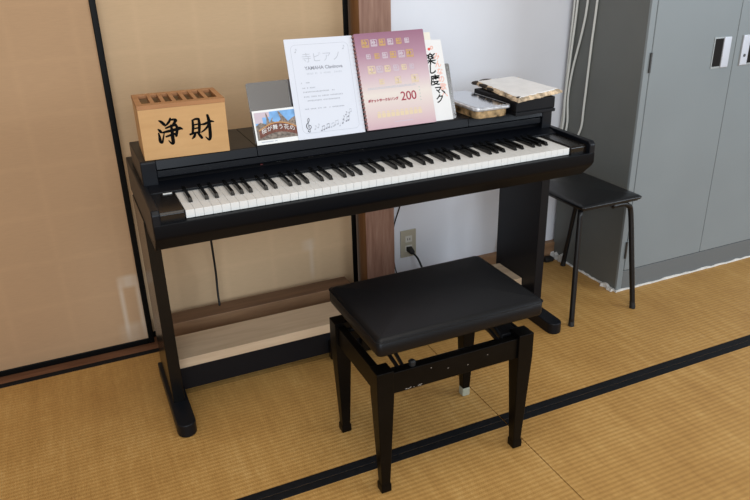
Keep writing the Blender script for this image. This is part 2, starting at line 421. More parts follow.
# cheeks
for nm, a, b in (('end_panel', XL, -0.066), ('end_panel', 1.288, XR)):
    prof = [(-0.0205, 0.700), (-0.0205, 0.750), (-0.011, 0.760), (0.20, 0.764), (0.535, 0.764), (0.535, 0.655), (0.05, 0.655), (-0.005, 0.678)]
    bm = B(); prism(bm, prof, a, b); obj(nm, bm, PB, piano, bevel=0.004, seg=3)
for a, b in ((-0.066, -0.003), (1.225, 1.288)):
    bm = B(); prism(bm, [(-0.004, 0.690), (-0.004, 0.742), (0.002, 0.748), (0.21, 0.750), (0.21, 0.690)], a, b); obj('key_block', bm, m['keyblock'], piano, bevel=0.002)
for x in (-0.034,):
    simple('white_tab', (x, x+0.024, 0.140, 0.145, 0.7492, 0.7515), m['tab'], piano)
# felt and case
simple('key_felt', (-0.003, 1.225, 0.0, 0.20, 0.69, 0.705), m['felt'], piano)
simple('case', (-0.066, 1.288, 0.232, 0.50, 0.69, 0.797), m['piano_dark'], piano)
# key strip above the back of the keys
bm = B(); prism(bm, [(0.154, 0.7465), (0.154, 0.7525), (0.214, 0.7665), (0.24, 0.7665), (0.24, 0.7465)], -0.066, 1.288); obj('key_strip', bm, PB, piano, bevel=0.0012)
# recessed control panel and its power light
bm = B(); prism(bm, [(0.214, 0.766), (0.228, 0.778), (0.24, 0.778), (0.24, 0.766)], -0.034, 1.258); cp = obj('control_panel', bm, m['piano_dark'], piano)
bm = B()
box(bm, 0.262, 0.270, 0.2165, 0.2205, 0.7695, 0.7725); obj('power_light', bm, m['led'], cp)
for k in range(9):
    simple('button', (0.31+0.034*k, 0.328+0.034*k, 0.2185, 0.2225, 0.771, 0.7735), m['keyblock'], cp)
# sliding key cover front lip
bm = B(); prism(bm, [(0.205, 0.779), (0.205, 0.7985), (0.24, 0.7985), (0.24, 0.772), (0.212, 0.775)], -0.034, 1.258); obj('key_cover', bm, PB, piano, bevel=0.002)
# lid in three boards, with end caps
for nm, a, b in (('lid_board', -0.034, 0.2523), ('lid_board', 0.2537, 0.9643), ('lid_board', 0.9657, 1.258)):
    bm = B(); prism(bm, [(0.198, 0.803), (0.203, 0.828), (0.206, 0.83), (0.452, 0.83), (0.452, 0.803)], a, b); obj(nm, bm, PB, piano, bevel=0.0012)
for a, b in ((-0.076, -0.0343), (1.2583, 1.298)):
    bm = B(); prism(bm, [(0.198, 0.752), (0.198, 0.826), (0.203, 0.83), (0.452, 0.83), (0.452, 0.752)], a, b); obj('lid_end_cap', bm, PB, piano, bevel=0.003)
# keys
WP = 1.222/52
def white_bm(x):
    bm = B(); box(bm, x+0.0003, x+WP-0.0003, 0.0, 0.17, 0.7225, 0.744)
    return bm
w0 = obj('white_key', white_bm(0), m['white_key'], piano, bevel=0.0006)
names = 'ABCDEFG'
BX = []
for i in range(52):
    if i:
        o = w0.copy(); COL.objects.link(o); o.parent = piano; o.location.x = i*WP
    if names[i % 7] in 'ACDFG' and i < 51:
        BX.append((i+1)*WP + {'A': 0.0015, 'C': -0.0018, 'D': 0.0018, 'F': -0.002, 'G': 0.0}[names[i % 7]])
bm = B(); hexa(bm, [(-0.0055,0.056,0.744),(0.0055,0.056,0.744),(0.0055,0.17,0.744),(-0.0055,0.17,0.744),(-0.0046,0.063,0.7555),(0.0046,0.063,0.7555),(0.0046,0.17,0.7565),(-0.0046,0.17,0.7565)])
b0 = obj('black_key', bm, m['black_key'], piano, bevel=0.0014, seg=3)
for j, x in enumerate(BX):
    o = b0 if j == 0 else b0.copy()
    if j: COL.objects.link(o); o.parent = piano
    o.location.x = x
# legs, feet
for a, b, s in ((-0.092, -0.056, 0), (1.278, 1.314, 1)):
    bm = B(); box(bm, a, b, 0.20, 0.465, 0.042, 0.66); obj('side_leg', bm, m['piano_side'] if s == 0 else PB, piano, bevel=0.002)
    c = (a+b)/2
    pr = []
    w = 0.029
    for k in range(9):
        an = PI+PI*k/8
        pr.append((c+w*math.cos(an), 0.094+w*math.sin(an)))
    pr += [(c+w, 0.47), (c-w, 0.47)]
    bm = B(); prism(bm, pr, 0.0, 0.044, axis=2); obj('foot', bm, PB, piano, bevel=0.004, seg=3)
# pedal rail and pedals
simple('pedal_rail', (-0.056, 1.278, 0.28, 0.40, 0.030, 0.1125), PB, piano, bevel=0.002)
for x in (0.492, 0.611, 0.730):
    bm = B(); prism(bm, [(0.195, 0.048), (0.205, 0.060), (0.30, 0.066), (0.30, 0.054), (0.205, 0.044)], x-0.012, x+0.012); obj('pedal', bm, m['black_key'], piano, bevel=0.003, seg=3)
    simple('pedal_housing', (x-0.03, x+0.03, 0.255, 0.285, 0.012, 0.085), m['piano_side'], piano, bevel=0.006)
# metal music rest, leaning back
LEAN = math.atan2(0.168, 0.058)
def rounded_rect(bm, x0, x1, y0, y1, z0, z1, r=0.004, n=4):
    pr = []
    for cx, cy, a0 in ((x1-r, y1-r, 0), (x0+r, y1-r, 90), (x0+r, y0+r, 180), (x1-r, y0+r, 270)):
        for k in range(n+1):
            a = math.radians(a0+90*k/n); pr.append((cx+r*math.cos(a), cy+r*math.sin(a)))
    prism(bm, pr, z0, z1, axis=2)
def leaning(name, bm, mt, x0, back, label=None, cat=None, group=None, tilt=0.0, parent=None, bevel=0.0):
    """a sheet or book in its own x/y plane (y up the slope, z towards the room), set against the music rest"""
    o = obj(name, bm, mt, bevel=bevel)
    o.location = (x0, 0.2065+back*1.058, 0.8310); o.rotation_euler = (LEAN, 0, 0)
    if tilt: o.rotation_euler = (Matrix.Rotation(LEAN, 3, 'X') @ Matrix.Rotation(tilt, 3, 'Z')).to_euler()
    if parent:
        o.parent = parent; o.matrix_parent_inverse = Matrix.Translation(-OFF[parent.name])
    elif label: tag(o, label, cat, group)
    return o
bm = B(); rounded_rect(bm, 0, 0.676, 0, 0.178, -0.001, 0.001, 0.006)
leaning('music_rest', bm, m['metal'], 0.255, 0.014, parent=piano)

# ------------------------------------------------------------------ cords of the piano
bm = B(); tube(bm, [(0.13, 0.47, 0.633), (0.138, 0.51, 0.54), (0.155, 0.60, 0.40), (0.168, 0.665, 0.25), (0.166, 0.665, 0.17), (0.165, 0.655, 0.1145)], 0.0042)
tag(obj('piano_cable', bm, m['rubber'], smooth=True), 'thin black cable hanging behind the piano near its left leg', 'cable')
bm = B(); tube(bm, [(0.94, 0.46, 0.633), (0.945, 0.60, 0.50), (0.935, 0.668, 0.37), (0.911, 0.681, 0.27), (0.9095, 0.681, 0.16), (0.912, 0.64, 0.075), (0.95, 0.62, 0.004), (1.05, 0.60, 0.003)], 0.0028)
tag(obj('speaker_wire', bm, m['rubber'], smooth=True), 'thin dark wire running down the edge of the wooden post beside the outlet', 'wire')

# ------------------------------------------------------------------ wooden boards under the piano
bm = B(); box(bm, -0.055, 1.277, 0.279, 0.437, 0.1127, 0.1465)
tag(obj('pine_board', bm, m['pine'], bevel=0.0015), 'pale bare pine board lying on the black pedal rail under the piano', 'board')
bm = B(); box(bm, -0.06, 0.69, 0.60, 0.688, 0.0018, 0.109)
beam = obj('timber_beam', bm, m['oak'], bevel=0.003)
beam.data.materials.append(m['oak_shaded'])  # same timber, darker on top: shade beneath the piano set into the colour
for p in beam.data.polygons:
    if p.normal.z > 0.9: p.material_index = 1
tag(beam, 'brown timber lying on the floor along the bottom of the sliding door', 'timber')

# ================================================================== ON TOP OF THE PIANO
# offertory box
bx = thing('offering_box', 'cedar offering box with slotted top and two black brushed characters', 'offering box', (-0.060, 0.2085, 0.8302))
bx.rotation_euler.z = math.radians(-2.2)
W, D, H = 0.234, 0.178, 0.150
def bpart(name, bounds, mt, par, bev=0.001, bm=None):
    if bm is None: bm = B(); box(bm, *bounds)
    me_off = Vector((0,0,0))
    bmesh.ops.recalc_face_normals(bm, faces=bm.faces)
    me = bpy.data.meshes.new(name); bm.to_mesh(me); bm.free(); me.materials.append(mt)
    o = bpy.data.objects.new(name, me); COL.objects.link(o); o.parent = par; OFF[o.name] = me_off
    if bev:
        md = o.modifiers.new('edge', 'BEVEL'); md.width = bev; md.segments = 2; md.limit_method = 'ANGLE'
    return o
T = 0.010
bm = B()
box(bm, 0, W, 0, T, 0, H-0.011); box(bm, 0, W, D-T, D, 0, H-0.011); box(bm, 0, T, T, D-T, 0, H-0.011); box(bm, W-T, W, T, D-T, 0, H-0.011)
bpart('box_body', None, m['boxwood'], bx, 0.0008, bm)
bpart('box_bottom', (T, W-T, T, D-T, 0.0, 0.06), m['boxin'], bx, 0)
bm = B(); z0, z1 = H-0.0108, H
box(bm, -0.001, W+0.001, -0.001, 0.030, z0, z1); box(bm, -0.001, W+0.001, D-0.020, D+0.001, z0, z1)
box(bm, -0.001, 0.015, 0.030, D-0.020, z0, z1); box(bm, W-0.015, W+0.001, 0.030, D-0.020, z0, z1)
bpart('top_frame', None, m['boxtop'], bx, 0.0006, bm)
n = 7; span = W-0.030; p = span/n
for k in range(1, n):
    xx = 0.015+p*k
    bpart('top_slat', (xx-0.0055, xx+0.0055, 0.030, D-0.020, z0, z1), m['boxtop'], bx, 0.0006)
bpart('slot_lining', (T, W-T, T, D-T, 0.06, H-0.04), m['boxin'], bx, 0)
STROKES = [[(0.0491, 0.1071, 0.00129), (0.0542, 0.1035, 0.00291), (0.0605, 0.096, 0.00323)], [(0.0435, 0.0843, 0.00097), (0.0469, 0.0803, 0.00291), (0.0502, 0.0757, 0.00259)], [(0.0436, 0.0733, 0.00129), (0.0444, 0.0628, 0.00259), (0.0449, 0.0508, 0.00323), (0.0494, 0.0467, 0.00194), (0.0534, 0.0581, 0.00162), (0.0586, 0.0744, 0.00065)], [(0.0791, 0.1105, 0.00162), (0.075, 0.1022, 0.00259), (0.0684, 0.0954, 0.00194), (0.062, 0.0908, 0.00065)], [(0.0772, 0.1055, 0.00129), (0.0865, 0.1067, 0.00226), (0.093, 0.1036, 0.00323), (0.0881, 0.0977, 0.00259), (0.0822, 0.0919, 0.00129)], [(0.0641, 0.0853, 0.00162), (0.0772, 0.089, 0.00226), (0.0907, 0.0915, 0.00259)], [(0.0909, 0.0926, 0.00226), (0.0937, 0.0834, 0.00291), (0.0922, 0.0729, 0.00291), (0.0889, 0.0613, 0.00259)], [(0.054, 0.0741, 0.00162), (0.0697, 0.0763, 0.00291), (0.0872, 0.0783, 0.00323), (0.0997, 0.0809, 0.00388), (0.108, 0.0781, 0.00097)], [(0.0619, 0.0618, 0.00162), (0.0768, 0.0653, 0.00259), (0.0904, 0.0677, 0.00226)], [(0.0786, 0.0912, 0.00226), (0.0794, 0.0762, 0.00323), (0.0787, 0.0584, 0.00388), (0.0784, 0.0435, 0.00356), (0.074, 0.0416, 0.00226), (0.0672, 0.0503, 0.00065)], [(0.1375, 0.0984, 0.00194), (0.137, 0.0811, 0.00291), (0.1334, 0.0623, 0.00226)], [(0.1363, 0.0985, 0.00129), (0.1461, 0.1015, 0.00226), (0.1542, 0.1006, 0.00259)], [(0.1542, 0.1011, 0.00226), (0.1546, 0.085, 0.00323), (0.1511, 0.0619, 0.00259)], [(0.1382, 0.0857, 0.00129), (0.1525, 0.087, 0.00162)], [(0.1368, 0.0751, 0.00129), (0.1511, 0.0764, 0.00162)], [(0.1273, 0.0607, 0.00226), (0.1376, 0.063, 0.00226), (0.152, 0.0642, 0.00194)], [(0.141, 0.0619, 0.00194), (0.1371, 0.054, 0.00291), (0.131, 0.0481, 0.00097)], [(0.1476, 0.0623, 0.00129), (0.1521, 0.0557, 0.00291), (0.157, 0.0478, 0.00291)], [(0.1599, 0.0849, 0.00129), (0.17, 0.0855, 0.00259), (0.185, 0.0909, 0.00259), (0.1943, 0.0892, 0.00097)], [(0.1793, 0.1084, 0.00259), (0.1817, 0.0937, 0.00356), (0.1818, 0.0696, 0.00356), (0.1805, 0.0484, 0.00356), (0.1764, 0.0398, 0.00226), (0.1679, 0.0488, 0.00065)], [(0.1806, 0.0848, 0.00194), (0.1734, 0.0742, 0.00226), (0.1642, 0.0669, 0.00162), (0.1566, 0.063, 0.00065)]]
for grp in (STROKES[:10], STROKES[10:]):
    bm = B()
    for i, s in enumerate(grp): ribbon(bm, [(x+0.003, z-0.001, w*1.12+0.0006) for x, z, w in s], z=0.00002*i)
    # stand the flat strokes up on the front face
    bmesh.ops.rotate(bm, verts=bm.verts, cent=(0,0,0), matrix=Matrix.Rotation(PI/2, 3, 'X'))
    bmesh.ops.translate(bm, verts=bm.verts, vec=(0, -0.0004, 0))
    for f in bm.faces: pass
    me = bpy.data.meshes.new('brushed_character'); bm.to_mesh(me); bm.free(); me.materials.append(m['ink'])
    o = bpy.data.objects.new('brushed_character', me); COL.objects.link(o); o.parent = bx

# picture postcard
bm = B(); box(bm, 0, 0.139, 0, 0.099, -0.0006, 0.0006)
card = leaning('picture_postcard', bm, m['white'], 0.257, 0.003, 'small picture postcard of a bridge scene leaning against the metal rest', 'postcard')
bm = B(); quad(bm, 0.005, 0.134, 0.013, 0.093); flat('picture_sky', bm, m['sky'], card, 0.0008)
bm = B(); poly(bm, [(0.005,0.013),(0.134,0.013),(0.134,0.058),(0.120,0.070),(0.104,0.060),(0.088,0.072),(0.07,0.058),(0.055,0.066),(0.04,0.056),(0.02,0.064),(0.005,0.055)]); flat('picture_hills', bm, m['hill'], card, 0.0010)
bm = B()
quad(bm, 0.005, 0.028, 0.062, 0.093); quad(bm, 0.028, 0.05, 0.078, 0.093); flat('picture_cloud', bm, m['silver'], card, 0.00095)
bm = B()
for pts in ([(0.040,0.045,0.006),(0.043,0.066,0.004),(0.040,0.088,0.0015)], [(0.048,0.045,0.004),(0.052,0.062,0.003),(0.058,0.074,0.001)], [(0.100,0.045,0.012),(0.090,0.066,0.007),(0.078,0.090,0.002)], [(0.110,0.045,0.010),(0.120,0.062,0.006),(0.132,0.072,0.003)]): ribbon(bm, pts)
flat('picture_stump', bm, m['stump'], card, 0.0012)
def archpts(y, h, n=12): return [(0.012+0.116*k/n, y+h*math.sin(PI*k/n)) for k in range(n+1)]
bm = B(); a = archpts(0.040, 0.018); c = archpts(0.018, 0.014); poly(bm, a+c[::-1]); flat('picture_banner', bm, m['banner'], card, 0.0014)
bm = B(); a = archpts(0.041, 0.019); ribbon(bm, [(x, y, 0.0016) for x, y in a], seg=2); flat('picture_arch', bm, m['arch'], card, 0.0016)
bm = text_bm('桜が舞う花の', 0.0165, 1.08)
for v in bm.verts:
    v.co.x += 0.070; v.co.y += 0.033+0.013*math.sin(PI*min(1, max(0, (v.co.x-0.012)/0.116)))
flat('card_lettering', bm, m['white'], card, 0.0018)
bm = B(); quad(bm, 0.014, 0.05, 0.006, 0.0085); quad(bm, 0.054, 0.062, 0.006, 0.0085); flat('card_caption', bm, m['pale_gray'], card, 0.0008)

# clear folder with an A4 notice
bm = B(); rounded_rect(bm, 0, 0.216, 0, 0.295, -0.0014, 0.0006, 0.003)
fol = leaning('paper_notice', bm, m['paper'], 0.383, 0.0010, 'white A4 notice in a clear sleeve with music notes, left of the purple book', 'notice', tilt=math.radians(-0.8))
def line(bm, x0, x1, y, h): quad(bm, x0, x1, y-h/2, y+h/2)
bm = text_bm('寺ピアノ', 0.031, 1.05, bold=-0.0003); bmesh.ops.translate(bm, verts=bm.verts, vec=(0.110, 0.236, 0)); flat('notice_title', bm, m['pale_gray'], fol, 0.0009)
bm = text_bm('YAMAHA Clavinova', 0.0145, 1.0, bold=0.0003); bmesh.ops.translate(bm, verts=bm.verts, vec=(0.112, 0.207, 0)); flat('notice_heading', bm, m['gray'], fol, 0.0009)
bm = B(); rnd = random.Random(3)
def grayline(x0, x1, y, h=0.0042):
    x = x0
    while x < x1:
        w = rnd.uniform(0.0022, 0.0042); hh = h*rnd.uniform(0.6, 1)
        if rnd.random() < 0.85:
            line(bm, x, min(x+w, x1), y+hh*0.28, 0.0007); line(bm, x, min(x+w, x1), y-hh*0.28, 0.0007); quad(bm, x+w*0.4, x+w*0.4+0.0008, y-hh/2, y+hh/2)
        x += w+0.0014
grayline(0.056, 0.168, 0.191, 0.006); flat('text_line', bm, m['pale_gray'], fol, 0.0009)
for x0, x1, y in ((0.030, 0.060, 0.165), (0.030, 0.075, 0.150), (0.036, 0.135, 0.138), (0.036, 0.160, 0.124), (0.046, 0.150, 0.112), (0.034, 0.160, 0.088)):
    bm = B(); grayline(x0, x1, y); flat('text_line', bm, m['gray'], fol, 0.0009)
# rounded frame line
bm = B(); r_ = 0.014; pr = []
for cx, cy, a0 in ((0.199-r_, 0.277-r_, 0), (0.017+r_, 0.277-r_, 90), (0.017+r_, 0.017+r_, 180), (0.199-r_, 0.017+r_, 270)):
    for k in range(7): a = math.radians(a0+15*k); pr.append((cx+r_*math.cos(a), cy+r_*math.sin(a)))
for i in range(len(pr)):
    (xa, ya), (xb, yb) = pr[i], pr[(i+1) % len(pr)]
    d = Vector((xb-xa, yb-ya));
    if d.length < 1e-6: continue
    d.normalize(); w = 0.00045
    poly(bm, [(xa-d.y*w, ya+d.x*w), (xa+d.y*w, ya-d.x*w), (xb+d.y*w, yb-d.x*w), (xb-d.y*w, yb+d.x*w)])
flat('notice_frame', bm, m['pale_gray'], fol, 0.0008)
# treble clef and a rising row of notes
bm = B()
cl = [(-.004,-.017,.0012),(-.0015,-.020,.0012),(.002,-.018,.0010),(.0015,-.008,.0008),(-.0005,.004,.0008),(-.002,.012,.0009),(-.001,.018,.0010),(.0025,.021,.0012),(.0035,.016,.0013),(.0005,.010,.0015),(-.0055,.004,.0017),(-.008,-.002,.0017),(-.0055,-.009,.0015),(0,-.0115,.0013),(.0058,-.008,.0012),(.006,-.0025,.0012),(.002,.0005,.0011),(-.0025,-.002,.0010),(-.002,-.006,.0008)]
ribbon(bm, [(0.038+x*1.0, 0.040+y*1.0, w*0.75) for x, y, w in cl], seg=6)
disc(bm, 0.0345, 0.0235, 0.0022, 0.0022)
flat('treble_clef', bm, m['dgray'], fol, 0.0010)
bm = B()
def note(x, y, s=1.0, flag=False, pair=0.0):
    disc(bm, x, y, 0.0032*s, 0.0024*s, rot=0.4)
    quad(bm, x+0.0022*s, x+0.0031*s, y, y+0.012*s)
    if flag: ribbon(bm, [(x+0.0027*s, y+0.012*s, 0.0008), (x+0.006*s, y+0.009*s, 0.0007), (x+0.0055*s, y+0.006*s, 0.0003)], seg=3)
    if pair:
        disc(bm, x+pair, y+0.002, 0.0032*s, 0.0024*s, rot=0.4); quad(bm, x+pair+0.0022*s, x+pair+0.0031*s, y+0.002, y+0.014*s)
        poly(bm, [(x+0.0022*s, y+0.0105*s), (x+pair+0.0031*s, y+0.0125*s), (x+pair+0.0031*s, y+0.0148*s), (x+0.0022*s, y+0.0128*s)])
for a in ((0.076,0.021,1.0,False,0.008), (0.092,0.026,1.0,False,0.008), (0.146,0.036,1.0,True,0), (0.150,0.047,0.9,True,0), (0.159,0.041,1.0,False,0.007), (0.168,0.055,0.9,True,0), (0.160,0.060,0.8,True,0)):
    bm = B(); note(*a); flat('music_note', bm, m['gray'], fol, 0.0010)
for a in ((0.056,0.027,0.9,True,0), (0.066,0.031,0.9,True,0), (0.108,0.028,0.9,False,0.008), (0.121,0.033,1.0,False,0.009), (0.136,0.029,0.8,False,0), (0.172,0.066,0.8,False,0.006)):
    bm = B(); note(*a); flat('music_note', bm, m['pale_gray'], fol, 0.0010)
for a in ((0.030, 0.256, 0.8, True), (0.182, 0.258, 0.8, True)):
    bm = B(); note(*a); flat('corner_note', bm, m['pale_gray'], fol, 0.0010)

# purple song book
bm = B(); box(bm, 0.004, 0.235, 0.002, 0.290, -0.0085, 0.0)
book = thing('song_book', 'purple to cream song book numbered 200 standing on the music rest', 'book', (0.604, 0.2065-0.006, 0.8337)); book.rotation_euler = (LEAN, 0, 0)
bpart('page_block', None, m['pages'], book, 0, bm)
bm = B(); rounded_rect(bm, 0.002, 0.240, 0, 0.293, 0.0, 0.0012, 0.003); bpart('front_cover', None, m['purple'], book, 0, bm)
bm = B(); rounded_rect(bm, 0.002, 0.240, 0, 0.293, -0.0098, -0.0086, 0.003); bpart('back_cover', None, m['purple'], book, 0, bm)
bm = B()
for k in range(24): box(bm, -0.0035, 0.0035, 0.008+k*0.0119, 0.0125+k*0.0119, -0.0100, 0.0016)
bpart('comb_binding', None, mat('comb_brown', (0.24,0.10,0.09), 0.5), book, 0.0006, bm)
rows = [(0.262, [(0.036,.015,'g'),(0.065,.013,'s'),(0.093,.013,'g'),(0.121,.0115,'s'),(0.150,.011,'g'),(0.178,.0095,'s')]),
        (0.222, [(0.040,.009,'s'),(0.069,.010,'g'),(0.096,.011,'s'),(0.124,.0125,'g'),(0.153,.0135,'s'),(0.182,.015,'g')]),
        (0.181, [(0.044,.015,'p'),(0.071,.013,'s'),(0.098,.012,'p'),(0.127,.0115,'s'),(0.155,.0105,'p'),(0.182,.0095,'s')]),
        (0.143, [(0.072,.010,'p'),(0.128,.013,'p'),(0.187,.015,'p')])]
for y, L_ in rows:
    for x, h, c in L_:
        t = B()
        q = 0.82*h
        # small square emblem: frame, ring and cross bars
        for (a, b, c2, d) in ((-q,q,q-0.002,q),(-q,q,-q,-q+0.002),(-q,-q+0.002,-q,q),(q-0.002,q,-q,q)): quad(t, x+a, x+b, y+c2, y+d)
        disc(t, x, y+0.15*q, 0.50*q, 0.42*q); quad(t, x-0.8*q, x+0.8*q, y-0.75*q, y-0.45*q); quad(t, x-0.12*q, x+0.12*q, y-0.8*q, y+0.8*q); quad(t, x-0.75*q, x-0.5*q, y-0.3*q, y+0.8*q)
        flat({'g': 'gold_emblem', 's': 'silver_emblem', 'p': 'pale_gold_emblem'}[c], t, m[{'g': 'gold', 's': 'silver', 'p': 'pgold'}[c]], book, 0.0014)
pg = B()
for k in range(10): quad(pg, 0.040+0.0158*k, 0.0525+0.0158*k, 0.034, 0.047); quad(pg, 0.042+0.0158*k, 0.0505+0.0158*k, 0.049, 0.053)
flat('pale_band', pg, m['pgold'], book, 0.0014)
bm = text_bm('200', 0.039, 0.95, bold=0.0003); bmesh.ops.translate(bm, verts=bm.verts, vec=(0.156, 0.091, 0)); flat('book_number', bm, m['crimson'], book, 0.0015)
bm = text_bm('ポケットサークルソング', 0.0098, 0.92, bold=0.0005); bmesh.ops.translate(bm, verts=bm.verts, vec=(0.068, 0.087, 0)); flat('book_title', bm, m['crimson'], book, 0.0015)
bm = B(); line(bm, 0.020, 0.190, 0.1225, 0.0012)
x = 0.024; rnd = random.Random(5)
while x < 0.185: quad(bm, x, x+0.0025, 0.1245, 0.1275); x += rnd.uniform(0.0035, 0.006)
flat('book_subtitle', bm, m['pale_gray'], book, 0.0014)
bm = B()
for k in range(5): disc(bm, 0.197, 0.075+0.010*k, 0.0014, 0.0014)
flat('green_dots', bm, m['green'], book, 0.0014)
bm = B(); quad(bm, 0.095, 0.16, 0.0155, 0.018); flat('publisher_line', bm, m['silver'], book, 0.0014)

# calligraphy sheet behind the book, with a smaller slip behind it
bm = B(); poly_ = [(0.0, 0.0), (0.118, 0.0), (0.113, 0.256), (0.0, 0.262)]
prism(bm, poly_, -0.0008, 0.0008, axis=2)
cal = leaning('calligraphy_sheet', bm, m['calpaper'], 0.797, 0.0075, 'white sheet of black and coral brush calligraphy, half behind the purple book', 'calligraphy')
# two columns of writing, brush drawn
bm = text_bm('楽', 0.040, shear=0.1, bold=0.0003)
bmesh.ops.translate(bm, verts=bm.verts, vec=(0.064, 0.195, 0))
t = text_bm('楽', 0.040, shear=0.1, bold=0.0003); bmesh.ops.translate(t, verts=t.verts, vec=(0.0652, 0.1955, 0.00003)); me = bpy.data.meshes.new('t'); t.to_mesh(me); t.free(); bm.from_mesh(me); bpy.data.meshes.remove(me)
for ch, y, sz, dx in (('し', 0.163, 0.032, 0.066), ('度', 0.128, 0.036, 0.070), ('マ', 0.097, 0.027, 0.077), ('ク', 0.068, 0.030, 0.078)):
    t = text_bm(ch, sz, shear=0.12, bold=0.0008); bmesh.ops.translate(t, verts=t.verts, vec=(dx, y, 0))
    me = bpy.data.meshes.new('t'); t.to_mesh(me); t.free(); bm.from_mesh(me); bpy.data.meshes.remove(me)
flat('black_writing', bm, m['ink'], cal, 0.0010)
bm = B()
for i, ch in enumerate('◎みんなの歌へ'):
    t = text_bm(ch, 0.024 if i else 0.014, shear=0.1, bold=0.0001); bmesh.ops.translate(t, verts=t.verts, vec=((0.086 if i else 0.075)+0.0022*i, (0.228 if i else 0.232)-0.0245*i, 0))
    me = bpy.data.meshes.new('t'); t.to_mesh(me); t.free(); bm.from_mesh(me); bpy.data.meshes.remove(me)
flat('coral_writing', bm, m['coral'], cal, 0.0010)
bm = B(); ribbon(bm, [(0.090,0.097,0.0012),(0.098,0.090,0.0024),(0.102,0.084,0.0008)]); flat('black_dash', bm, m['ink'], cal, 0.0011)
bm = B(); disc(bm, 0.066, 0.229, 0.005, 0.0045); flat('red_seal', bm, m['red'], cal, 0.0011)
bm = B(); rounded_rect(bm, 0, 0.026, 0.0, 0.282, -0.0005, 0.0005, 0.002)
leaning('paper_slip', bm, m['paper2'], 0.850, 0.0105, 'narrow cream paper slip showing above the calligraphy sheet', 'paper')

# tin with mirror-like lid
tin = thing('metal_tin', 'flat rusty metal tin with a shiny silver lid on the piano', 'tin', (1.05, 0.33, 0.8302))
bm = B(); pr = []
def rr(x0, x1, y0, y1, r, n=5):
    pr = []
    for cx, cy, a0 in ((x1-r, y1-r, 0), (x0+r, y1-r, 90), (x0+r, y0+r, 180), (x1-r, y0+r, 270)):
        for k in range(n+1): a = math.radians(a0+90*k/n); pr.append((cx+r*math.cos(a), cy+r*math.sin(a)))
    return pr
prism(bm, rr(0.976, 1.096, 0.170, 0.44, 0.018), 0.8302, 0.857, axis=2); obj('tin_body', bm, m['tinbody'], tin, bevel=0.003)
bm = B(); prism(bm, rr(0.965, 1.104, 0.158, 0.450, 0.02), 0.857, 0.868, axis=2); ld = obj('tin_lid', bm, m['tinrim'], tin, bevel=0.003)
bm = B(); prism(bm, rr(0.975, 1.094, 0.170, 0.440, 0.014), 0.868, 0.8689, axis=2); obj('lid_mirror', bm, m['tin'], ld)

# black box with a worn pad on it
bb = thing('black_box', 'black box at the right end of the piano top beneath a worn pad', 'box', (1.187, 0.272, 0.8302)); bb.rotation_euler.z = math.radians(0.5)
bpart('box_base', (-0.080, 0.080, -0.128, 0.135, 0.0, 0.011), m['blackbox'], bb, 0.002)
bpart('box_upper', (-0.078, 0.078, -0.126, 0.132, 0.0125, 0.050), m['blackbox'], bb, 0.003)
bpart('box_seam', (-0.076, 0.076, -0.122, 0.129, 0.0108, 0.0128), m['piano_dark'], bb, 0)
pad = thing('worn_pad', 'worn white-topped pad with ragged scorched brown edges lying on the black box', 'pad', (1.207, 0.288, 0.8806))
rnd = random.Random(11)
FL, FR, BR, BL = Vector((-0.118,-0.185,0)), Vector((0.100,-0.122,0)), Vector((0.110,0.180,0)), Vector((-0.068,0.165,0))
def edge_pts(n=26, inset=0.0, amp=0.004, z=0.0, seed=1):
    r = random.Random(seed); out = []
    for a, b in ((FL,FR),(FR,BR),(BR,BL),(BL,FL)):
        for k in range(n):
            p = a.lerp(b, k/n); p = p*(1-inset/0.15); p = p+Vector((r.uniform(-amp,amp), r.uniform(-amp,amp), z+r.uniform(-amp,amp)*0.25)); out.append(p)
    return out
def slab(loops, mt, name, par):
    bm = B(); R_ = [[bm.verts.new(p) for p in L] for L in loops]; n = len(R_[0])
    for a, b in zip(R_, R_[1:]):
        for k in range(n): bm.faces.new((a[k], a[(k+1) % n], b[(k+1) % n], b[k]))
    bm.faces.new(R_[0][::-1]); bm.faces.new(R_[-1])
    return bpart(name, None, mt, par, 0, bm)
slab([edge_pts(inset=0.012, z=0.0005, amp=0.001, seed=2), edge_pts(inset=0.0, z=0.004, seed=3), edge_pts(inset=0.001, z=0.010, seed=3), edge_pts(inset=0.010, z=0.0155, amp=0.003, seed=4)], m['padedge'], 'pad_edge', pad)
slab([edge_pts(inset=0.014, z=0.0150, amp=0.0025, seed=6), edge_pts(inset=0.0155, z=0.0172, amp=0.002, seed=6)], m['padwhite'], 'pad_cover', pad)
for c, r in (((-0.066,0.155,0.010),(0.018,0.013,0.007)), ((-0.078,0.085,0.011),(0.007,0.030,0.007)), ((-0.087,0.03,0.009),(0.006,0.022,0.006)), ((-0.02,0.168,0.012),(0.028,0.006,0.006)), ((-0.102,-0.160,0.015),(0.008,0.006,0.004))):
    bm = B(); t = bmesh.ops.create_icosphere(bm, subdivisions=3, radius=1.0)
    for v in t['verts']:
        k = 1+0.25*math.sin(v.co.x*7+v.co.y*9)*math.cos(v.co.z*6)
        v.co = Vector((c[0]+v.co.x*r[0]*k, c[1]+v.co.y*r[1]*k, c[2]+v.co.z*r[2]))
    bpart('burnt_edge', None, m['padburn'], pad, 0, bm)

